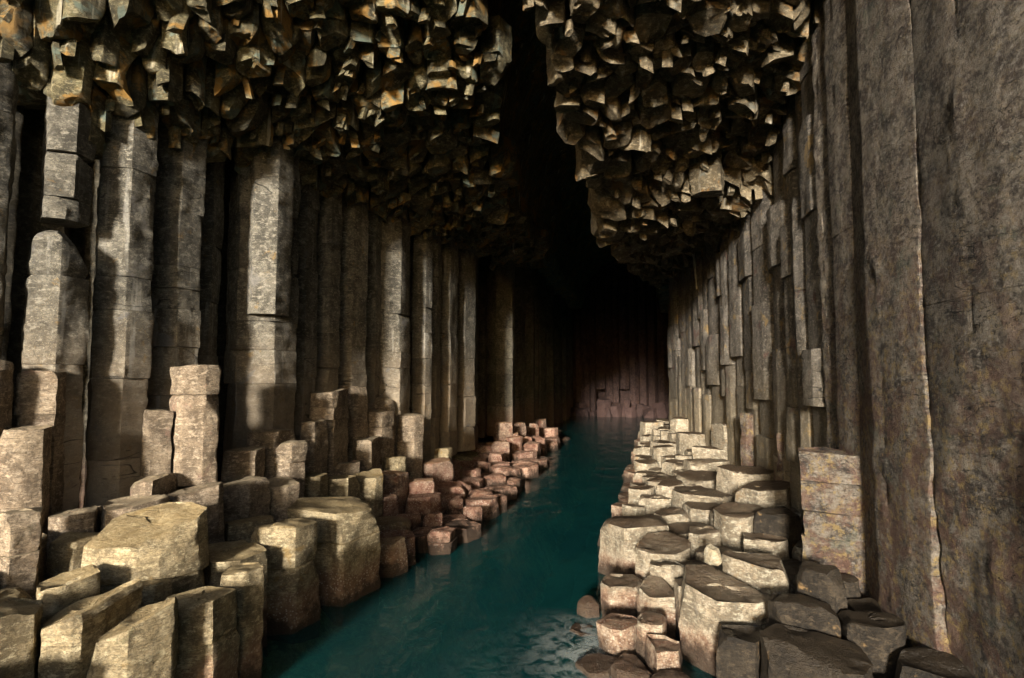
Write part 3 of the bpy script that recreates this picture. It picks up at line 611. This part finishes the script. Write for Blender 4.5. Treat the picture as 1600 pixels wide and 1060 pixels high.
# ------------------------------------------------------------------ columns
LOD = lambda y: (48, .05) if y < 8 else (40, .06) if y < 14 else (30, .09) if y < 24 else (20, .16)
def make_column(name, x, y, z0, z1, r, rot, joints, mat, seed, label=None, cat='rock column', group=None, parent=None, n=None, fine=1.0, irr=.14, **kw):
    rng = random.Random(seed)
    n = n or rng.choice([5, 6, 6, 6, 7])
    poly = polygon(n, r, rot, rng, irr)
    N, dz = LOD(math.hypot(x, y)); N = int(N * fine); dz /= fine
    js = sorted(j for j in joints if z0 + .15 < j < z1 - .15)
    zs = [z0] + js + [z1]
    if parent is None:
        root = link(name, None, (x, y, z0)); root.empty_display_size = .1
        tag(root, label, cat, group)
    else:
        root = None
    off = (0, 0)
    for a, b in zip(zs, zs[1:]):
        s = 1 + rng.uniform(-.02, .02)
        V, F = rock_prism(poly * s, a + .004, b - .004, x, y, seed % 97, rng, N=N, dz=dz, **{**dict(disp=.008, strata=.008, end_round=.005, chips=2, chip_depth=.06, chip_top=1.0, top_noise=.01, plates=.008, fine_disp=1.0), **kw})
        V[:, 2] -= z0
        V[:, 0] += rng.uniform(-.012, .012); V[:, 1] += rng.uniform(-.012, .012)
        me = mesh_from('column_block', V, F, mat)
        if root: link('base_block' if a == z0 else 'top_block' if b == z1 else 'column_drum', me, (0, 0, 0), root)
        else:
            link('basalt_column', me, (x, y, z0), parent)
    return root

def split_joints(z0, z1, rng, lo=.5, hi=1.3):
    out = []; z = z0 + rng.uniform(.3, hi)
    while z < z1 - .4:
        out.append(z); z += rng.uniform(lo, hi)
    return out

for i, c in enumerate(LEFT_COLUMNS):
    rng = random.Random(i + 50)
    zt = interp(c['y'], ROOF_LEFT_Z) + .75; z0 = .8
    js = list(c['j'])
    lo, hi = min(js + [9]), max(js + [0])
    js += [z for z in split_joints(z0, lo - .3, rng)] + [z for z in split_joints(hi + .5, zt, rng)]
    if i == 1:   # the broad shouldered column: a hanging upper piece, a gap, a rounded lower piece
        root = link('basalt_column', None, (c['x'], c['y'], z0)); tag(root, c['label'], 'rock column')
        poly = polygon(6, c['r'] * 1.06, c['rot'], random.Random(3), .1)
        for a, b, kw in ((z0, 3.36, {}), (3.368, 4.48, {}), (4.488, 5.02, dict(end_round=.06, dome=.10, chips=5, chip_depth=.2))):
            V, F = rock_prism(poly, a, b, c['x'], c['y'], 7, random.Random(int(a * 10)), N=56, dz=.045, **{**dict(disp=.009, strata=.009, end_round=.006, chips=2, chip_depth=.08, chip_top=1.0), **kw}); V[:, 2] -= z0
            link('column_block', mesh_from('column_block', V, F, M['column_left']), (0, 0, 0), root)
        poly2 = polygon(5, c['r'] * .86, c['rot'] + 8, random.Random(4), .15)
        for a, b in ((5.22, 5.5), (5.51, 6.1), (6.11, 7.2)):
            V, F = rock_prism(poly2, a, b, c['x'], c['y'], 9, random.Random(int(a * 10)), N=44, dz=.045, disp=.01, strata=.01, end_round=.006, chips=2, chip_depth=.1, chip_top=1.0); V[:, 2] -= z0; V[:, 0] += .06
            link('column_block', mesh_from('column_block', V, F, M['column_left']), (0, 0, 0), root)
        continue
    if i == 5:   # wide column whose upper face steps out
        root = make_column('basalt_column', c['x'], c['y'], z0, zt, c['r'], c['rot'], js, M['column_left'], 100 + i, c['label'], n=6)
        poly = polygon(6, .40, c['rot'], random.Random(8), .1)
        V, F = rock_prism(poly, 4.32, zt, c['x'], c['y'], 9, random.Random(5), N=36, dz=.06, disp=.008, strata=.008, end_round=.006, chips=1, chip_top=1.0); V[:, 2] -= z0; V[:, 0] += .30; V[:, 1] -= .28
        link('overhanging_block', mesh_from('overhanging_block', V, F, M['column_left']), (0, 0, 0), root)
        continue
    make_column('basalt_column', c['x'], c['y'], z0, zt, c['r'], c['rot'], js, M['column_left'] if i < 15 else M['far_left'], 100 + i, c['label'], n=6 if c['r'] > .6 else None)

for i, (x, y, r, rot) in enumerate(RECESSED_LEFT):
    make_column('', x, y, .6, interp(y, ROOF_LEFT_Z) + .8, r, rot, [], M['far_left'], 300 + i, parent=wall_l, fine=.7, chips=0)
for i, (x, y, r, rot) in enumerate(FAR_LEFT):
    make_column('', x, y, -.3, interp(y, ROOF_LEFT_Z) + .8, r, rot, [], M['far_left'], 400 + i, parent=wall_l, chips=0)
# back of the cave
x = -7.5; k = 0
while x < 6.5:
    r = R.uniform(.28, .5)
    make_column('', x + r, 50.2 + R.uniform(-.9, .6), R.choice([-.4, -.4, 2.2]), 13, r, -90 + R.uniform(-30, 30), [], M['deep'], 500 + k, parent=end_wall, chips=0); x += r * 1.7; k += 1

for k in range(26):   # fallen blocks at the back
    r = R.uniform(.3, .7); V, F = rock_prism(polygon(5, r, R.uniform(0, 90), R, .2), 0, R.uniform(.9, 2.0), k, 48, k, R, N=20, dz=.15, chips=3, chip_depth=.2)
    link('fallen_block', mesh_from('fallen_block', V, F, M['deep']), (-4.5 + k * .38, 48.2 + R.uniform(-.8, .9), -.5), end_wall, (rad(R.uniform(-15, 15)), rad(R.uniform(-15, 15)), 0))

def wall_prism(y0, y1, rng):
    """Outline of a wall column that fits against its neighbours: a broken front of two or three flat faces, straight sides."""
    pr = rng.uniform(-.07, .0) if y0 > 8.6 else rng.uniform(-.025, -.005); dn = .055 if y0 > 8.6 else .012; w = y1 - y0; ym = (y0 + y1) / 2; xm = wall_right_x(ym)
    f1, f2 = rng.uniform(.18, .4), rng.uniform(.6, .85)
    pts = [(wall_right_x(y0) + dn, y0 + .004), (wall_right_x(y0 + f1 * w) + pr, y0 + f1 * w), (wall_right_x(y0 + f2 * w) + pr + rng.uniform(-.05, .05), y0 + f2 * w),
           (wall_right_x(y1) + dn + rng.uniform(0, .04), y1 - .004), (xm + .9, y1 - .004), (xm + .9, y0 + .004)]
    return [(a - xm, q - ym) for a, q in pts][::-1], xm, ym
def right_column(y0, y1, seed, label=None, js=()):
    rng = random.Random(seed); near = y0 < 8.6
    pts, xm, ym = wall_prism(y0, y1, rng); z0 = -.2
    zt = 12.5 if y0 < 11.0 else interp(ym, ROOF_RIGHT_Z) + 1.0
    mat = M['near_right'] if near else M['column_right']
    root = None
    if label: root = link('basalt_column', None, (xm, ym, z0)); tag(root, label, 'rock column')
    zs = [z0] + [z for z in sorted(js) if z < zt - .4] + [zt]
    N, dz = (84, .042) if y0 < 6 else (60, .05) if near else (40, .07) if y0 < 15 else (30, .12)
    for a, q in zip(zs, zs[1:]):
        poly = np.array(pts) * (1 + rng.uniform(-.012, .012)) + np.array([(rng.uniform(-.012, .012) if near else rng.uniform(-.12, .05)) if len(zs) > 2 else 0, 0])
        V, F = rock_prism(poly, a + .003, q - .003, xm, ym, seed % 97, rng, N=N, dz=dz, disp=.011 if near else .007, strata=.006, end_round=.004, chips=1, chip_depth=.06, chip_top=1.0, fine_disp=1.3, plates=.015 if near else .008, top_noise=.006)
        V[:, 2] -= z0 if root else 0
        me = mesh_from('column_block', V, F, mat)
        if root: link('base_block' if a == z0 else 'top_block' if q == zt else 'column_drum', me, (0, 0, 0), root)
        else: link('basalt_column', me, (xm, ym, 0), wall_r)
for i, c in enumerate(RIGHT_COLUMNS):
    rng = random.Random(i + 80); w = c['y1'] - c['y0']; n = 1 if i >= 11 else max(1, round(w / .85))
    cuts = [c['y0']] + sorted(c['y0'] + w * (k + rng.uniform(-.3, .3)) / n for k in range(1, n)) + [c['y1']]
    for k in range(n):
        a, q = cuts[k], cuts[k + 1]
        js = [3.86] if i == 12 else [1.4, 4.6] if i == 11 else split_joints(.2, 10, rng, .7, 2.2)
        right_column(a, q, 140 + i * 7 + k, c['label'] if k == n - 1 else None, js)
y = RIGHT_COLUMNS[0]['y1']; k = 0
while y < 44:
    w = R.uniform(.7, 1.1); right_column(y, y + w, 900 + k, None, []); y += w; k += 1
y = RIGHT_COLUMNS[-1]['y0']
while y > .3:
    w = R.uniform(.6, .9); right_column(y - w, y, 950 + k, None, [R.uniform(1, 5)]); y -= w; k += 1
y = .5
while y < 33:
    make_column('', wall_right_x(y) + .95, y, -.2, 12, .6, 180 + R.uniform(0, 60), [], M['column_right'], 700 + k, parent=wall_r, fine=.6, chips=0); y += .85; k += 1

# ------------------------------------------------------------------ stumps
def make_stump(c, mat, seed, parent=None, name='column_stump', cat='rock stump', group=None, n=None, rot=None):
    rng = random.Random(seed); x, y, z, r = c['x'], c['y'], c['z'], c['r']
    if x < -2: rot = rng.uniform(-86, -66); n = rng.choice([5, 5, 6])
    n = n or rng.choice([5, 6, 6, 7]); rot = rng.uniform(-110, -50) if rot is None else rot
    poly = c['poly'] if c.get('poly') is not None else polygon(n, r * 1.04, rot, rng, .15)
    d = math.hypot(x, y); N, dz = LOD(d)
    if c.get('big'): N = int(N * 1.3); dz *= .8
    z0 = max(-.7, z - 1.7) if not c.get('pillar') else .2
    tilt = c.get('tilt', (rng.uniform(-4, 4), rng.uniform(-5, 4)))
    js = sorted(j for j in c.get('j', []) if z0 + .1 < j < z - .08)
    kw = dict(disp=.011 * min(1, r / .35), strata=.009, end_round=.004, fine_disp=.8, chip_top=1.0, chips=3, chip_depth=.22 * r, top_noise=.03, steps=.016, plates=.009, cap_rings=(.9, .74, .55, .36, .18))
    zs = [z0] + js + [z]
    if not js:
        V, F = rock_prism(poly, z0, z, x, y, seed % 91, rng, N=N, dz=dz, dome=c.get('dome', rng.uniform(-.03, .03)), tilt=tilt, bottom=False, taper=rng.uniform(0, .08), **kw); V[:, 2] -= z0
        o = link(name, mesh_from(name, V, F, mat), (x, y, z0), parent)
        if parent is None: tag(o, c['label'], cat, group)
        return o
    root = link(name, None, (x, y, z0), parent); tag(root, c['label'], cat, group)
    for a, b in zip(zs, zs[1:]):
        last = b == z
        V, F = rock_prism(poly * (1 + rng.uniform(-.06, .04)), a + .004, b - (0 if last else .004), x, y, seed % 91, rng, N=N, dz=dz, dome=c.get('dome', 0) if last else 0,
                          tilt=tilt if last else (0, 0), **{**kw, 'chips': 4 if last else 2, 'steps': .016 if last else 0, 'top_noise': .03 if last else .005})
        V[:, 2] -= z0; V[:, 0] += rng.uniform(-.025, .025); V[:, 1] += rng.uniform(-.025, .025)
        link('top_block' if last else 'base_block' if a == z0 else 'column_drum', mesh_from('column_block', V, F, mat), (0, 0, 0), root)
    return root

def fill(listed, xr, yr, zf, sp, seed, limit):
    """Lower stumps that close the ledge between the listed ones."""
    rng = random.Random(seed); out = []; y = yr[0]; row = 0
    while y < yr[1] and len(out) < limit:
        s = sp * (1 + .016 * y); x = xr(y)[0] + (row % 2) * s * .5
        while x < xr(y)[1] and len(out) < limit:
            px, py = x + rng.uniform(-.15, .15) * s, y + rng.uniform(-.15, .15) * s
            ok = True; zn = 0; w_ = 0
            for c in listed:
                dd = math.hypot(c['x'] - px, c['y'] - py)
                if dd < c['r'] + s * .12: ok = False; break
                if c.get('pillar') or c['z'] > 2.0: continue
                w = 1 / (dd * dd + .05) ** 1.5; zn += w * c['z']; w_ += w
            if ok:
                z = min(zf(px, py) + .3, zn / max(w_, 1e-6) - .02) - rng.uniform(.02, .26)
                if px > -.5 and py < 6.9 and px < 1.2: z = min(z, rng.uniform(-.05, .14))
                if z > -.4 and not (-4.45 < px < -2 and py < 9.3): out.append(dict(x=px, y=py, z=z, r=s * .62, label=None))
            x += s
        y += s * .87; row += 1
    return out
def build_ledge(listed, extra, ledge, mat_f, seed):
    allc = listed + extra
    polys = power_cells([(c['x'], c['y'], c['r']) for c in allc], grow=1.12, seed=seed)
    for i, (c, p) in enumerate(zip(allc, polys)):
        c = dict(c, poly=p); make_stump(c, mat_f(c), seed * 1000 + i, parent=None if c['label'] else ledge)
extra = fill(LEFT_STUMPS, lambda y: (wall_left_x(y) + .05, -3.35 if y > 10 else -3.85), (3.2, 31), ledge_left_z, .60, 21, 280)
build_ledge(LEFT_STUMPS, extra, ledge_l, lambda c: M['ledge_left_far'] if (c['y'] > 10.2 and c['z'] < 1.15) or c['y'] > 15.7 or c['z'] < .5 else M['ledge_left_upper'] if c['z'] > 1.45 and c['x'] < -5.5 else M['ledge_left'], 7)
srng = random.Random(99)
extra_sub = [dict(x=srng.uniform(-3.95, -2.9), y=5.2 + k * .28, z=srng.uniform(-.75, -.25), r=srng.uniform(.22, .40), label=None) for k in range(44)]
for k, c in enumerate(extra_sub):
    make_stump(c, M['shelf'], 5200 + k, parent=ledge_l)
WET = ('wide black wet', 'large round dark', 'dark brown wet', 'shaded dark stump', 'dark grey rounded')
extra = fill(RIGHT_STUMPS, lambda y: (interp(y, [(3, .1), (7.3, -.1), (9.8, -.3), (16, .1), (22, .35), (30, .8)]), wall_right_x(y) + .1), (3.4, 30), lambda x, y: ledge_right_z(x, y) + .5, .52, 22, 240)
build_ledge(RIGHT_STUMPS, extra, ledge_r, lambda c: M['near_right'] if c.get('pillar') else M['ledge_right_wet'] if (c['label'] or '').startswith(WET) or (not c['label'] and c['y'] < 7.4 and c['x'] > 1.2) else M['ledge_right'], 8)

# ------------------------------------------------------------------ hanging column ends of the roof
roof_right = tag(link('cave_roof_right', grid_mesh('cave_roof_right', 40, 70, lambda u, v: ((interp(5 + v * 25, RIGHT_EDGE) + .15) * (1 - u) + u * (wall_right_x(5 + v * 25) + 1.2), 5 + v * 25,
    roof_z((interp(5 + v * 25, RIGHT_EDGE) + .15) * (1 - u) + u * (wall_right_x(5 + v * 25) + 1.2), 5 + v * 25) + .4), M['roof_right'], .1, 1.1, 16)), kind='structure')
def hang_roof(xr, y0, y1, s0, parent, mat, seed, zf, tilt_y):
    rng = random.Random(seed); cs = []; y = y0; row = 0
    while y < y1:
        s = s0 + .022 * max(0, y - 5); lo, hi = xr(y); x = lo + (row % 2) * s * .5
        while x < hi:
            cs.append((x + rng.uniform(-.24, .24) * s, y + rng.uniform(-.24, .24) * s, s * rng.choice([rng.uniform(.34, .5), rng.uniform(.5, .7), rng.uniform(.6, .85)]))); x += s
        y += s * .86; row += 1
    polys = power_cells(cs, grow=1.3, gap=.005, sides=6, rot=-80, seed=seed)
    VV = []; FF = {3: [], 4: []}; base = 0; n = 0
    for i, (c, p) in enumerate(zip(cs, polys)):
        if p is None: continue
        d = math.hypot(c[0], c[1]); drop = rng.choice([rng.uniform(-.06, .06), rng.uniform(0, .12), rng.uniform(.04, .24)])
        N, dz = (26, .07) if d < 12 else (20, .12); p = p * np.array([1.0, 1.0])
        V, F = rock_prism(p, 0, .8, c[0], c[1], (seed * 100 + i) % 89, rng, N=N, dz=dz, disp=.010, strata=.012, end_round=.006, dome=-rng.uniform(-.03, .10), tilt=(rng.uniform(-24, 30), rng.uniform(-24, 24) + tilt_y),
                          chips=3, chip_depth=.42 * c[2], top_noise=.055, steps=.035, cap_rings=(.86, .6, .3), bottom=False)
        V[:, 2] = .8 - V[:, 2]; F = [f[:, ::-1] for f in F]; loc = (c[0], c[1], zf(c[0], c[1]) - drop)
        if n < 300: link('hanging_column_end', mesh_from('hanging_column_end', V, F, mat), loc, parent); n += 1
        else:
            VV.append(V + np.array(loc))
            for f in F: FF[f.shape[1]].append(f + base)
            base += len(V)
    if VV: tag(link('hanging_column_ends', mesh_from('hanging_column_ends', np.concatenate(VV), [np.concatenate(f) for f in FF.values() if f], mat), (0, 0, 0), parent), kind='stuff')
    return n, len(cs)
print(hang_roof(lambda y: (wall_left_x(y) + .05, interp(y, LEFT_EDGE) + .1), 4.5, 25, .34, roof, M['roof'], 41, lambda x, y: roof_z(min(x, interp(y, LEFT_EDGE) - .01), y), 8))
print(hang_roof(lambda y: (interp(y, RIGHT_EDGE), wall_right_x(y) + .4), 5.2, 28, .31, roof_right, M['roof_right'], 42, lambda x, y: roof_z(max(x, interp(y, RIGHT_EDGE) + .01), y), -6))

# small shards between the hanging ends, too many to pick apart
def shards(name, parent, mat, pts, seed):
    rng = random.Random(seed); Vs = []; Fs = []; base = 0
    for (x, y, z, r) in pts:
        n = rng.choice([4, 5]); a0 = rng.uniform(0, 6.28); h = r * rng.uniform(1.2, 2.6)
        lean = (rng.uniform(-.5, .5), rng.uniform(-.6, .2))
        lo = []; hi = []
        sl = (rng.uniform(-.7, .7), rng.uniform(-.5, .9))
        for k in range(n):
            a = a0 + 6.283 * k / n + rng.uniform(-.3, .3); q = r * rng.uniform(.7, 1.15)
            dx, dy = math.cos(a) * q, math.sin(a) * q * .8
            lo.append((x + dx + lean[0] * h, y + dy + lean[1] * h, z - h * .35 + sl[0] * dx + sl[1] * dy)); hi.append((x + dx, y + dy, z + h))
        Vs += lo + hi + [(x + lean[0] * h, y + lean[1] * h, z - h * .35 + .12 * r)]
        for k in range(n):
            m = (k + 1) % n; Fs.append((base + k, base + n + k, base + n + m, base + m)[::-1]); Fs.append((base + m, base + k, base + 2 * n))
        base += 2 * n + 1
    me = bpy.data.meshes.new(name); me.from_pydata(Vs, [], Fs); me.materials.append(mat); me.update()
    return tag(link(name, me, (0, 0, 0), parent), kind='stuff')
pts = []
rng = random.Random(5)
for k in range(350):
    y = 4.6 + 17 * rng.random() ** 1.4; w = wall_left_x(y); le = interp(y, LEFT_EDGE); x = w + .1 + (le - w) * rng.random()
    pts.append((x, y, roof_z(min(x, le - .01), y) - rng.uniform(-.05, .22), rng.uniform(.05, .10) * (1 + .03 * y)))
shards('roof_shards', roof, M['roof'], pts, 3)
pts = []
for k in range(220):
    y = 5.4 + 18 * rng.random() ** 1.4; re = interp(y, RIGHT_EDGE); x = re + (wall_right_x(y) + .2 - re) * rng.random()
    pts.append((x, y, roof_z(max(x, re + .01), y) - rng.uniform(-.05, .25), rng.uniform(.05, .10) * (1 + .03 * y)))
shards('roof_shards', roof_right, M['roof_right'], pts, 4)

# single pieces of the roof that stand out
def placed_block(name, p, wpx, hpx, mat, seed, parent, label, rotx=0, roty=0, n=5, flat=.8, chips=3):
    r = wpx * p[3] * .5; h = hpx * p[3]; rng = random.Random(seed)
    poly = polygon(n, r * 1.1, -80, rng, .12) * np.array([1, flat])
    V, F = rock_prism(poly, 0, h, p[0], p[1], seed, rng, N=36, dz=.04, disp=.025, strata=.012, end_round=.02, chips=chips, chip_depth=.25 * r, top_noise=.02)
    V[:, 2] -= h / 2
    o = link(name, mesh_from(name, V, F, mat), p[:3], parent, (rad(rotx), rad(roty), 0)); o['label'] = label
    return o
placed_block('hanging_block', SPECIAL['pale_block'], 52, 50, M['roof_right'], 31, roof_right, 'pale square block with white edges hanging low from the roof')
placed_block('hanging_block', SPECIAL['wedge'], 40, 86, M['yellow'], 32, roof_right, 'ochre bone-shaped wedge stuck under the roof', 0, 62, 4)
placed_block('hanging_block', SPECIAL['cap'], 26, 38, M['yellow'], 33, roof_right, 'yellow pitted cap stone at the roof edge', 0, 8, 5)
a, b2 = SPECIAL['streak_top'], SPECIAL['streak_bottom']
ring = []; K = 14
for k in range(K):
    f = k / (K - 1); w = .05 * (1 - .5 * f) * (1 + .2 * math.sin(k * 2.1))
    for m in range(8):
        q = 6.283 * m / 8; ring.append((a[0] + (b2[0] - a[0]) * f + math.cos(q) * w, a[1] + math.sin(q) * w, a[2] + (b2[2] - a[2]) * f))
o = link('mineral_streak', mesh_from('mineral_streak', np.array(ring), [ring_faces(K, 8)], M['white']), (0, 0, 0), roof_right); o['label'] = 'long white mineral drip running down under the roof lip'
p = SPECIAL['stone']; rng = random.Random(9)
V, F = rock_prism(polygon(5, .125, -70, rng, .2), 0, .2, p[0], p[1], 3, rng, N=24, dz=.03, disp=.015, strata=.004, end_round=.03, chips=4, chip_depth=.05)
o = link('loose_stone', mesh_from('loose_stone', V, F, M['pale']), (p[0], p[1], p[2]), None, (rad(6), rad(8), 0)); tag(o, 'small bright loose cobble lying on the ledge before the pillar-like stump', 'stone')

# foam where the swell washes round the foot of the ledge
nu, nv = 40, 50
V = np.array([(-2.3 + 2.4 * i / (nu - 1), 3.6 + 4.6 * j / (nv - 1), .012) for j in range(nv) for i in range(nu)])
i_ = np.arange(nu - 1)[None, :]; j_ = np.arange(nv - 1)[:, None]; q_ = (j_ * nu + i_).reshape(-1)
me = mesh_from('foam', V, [np.stack([q_, q_ + 1, q_ + nu + 1, q_ + nu], -1)], M['foam'], 0)
at = me.attributes.new('foam_amount', 'FLOAT', 'POINT')
d1 = np.hypot((V[:, 0] + .55) / .55, (V[:, 1] - 7.0) / .9); d2 = np.hypot((V[:, 0] + 1.2) / .9, (V[:, 1] - 5.9) / 1.3)
edge = np.clip(np.minimum(np.minimum(V[:, 0] + 2.3, .1 - V[:, 0]), np.minimum(V[:, 1] - 3.6, 8.2 - V[:, 1])) / .3, 0, 1)
at.data.foreach_set('value', (np.clip(np.maximum(np.exp(-d1 * d1) * .42, np.exp(-d2 * d2) * .05), 0, 1) * edge).astype(np.float32))
tag(link('foam', me), kind='stuff')
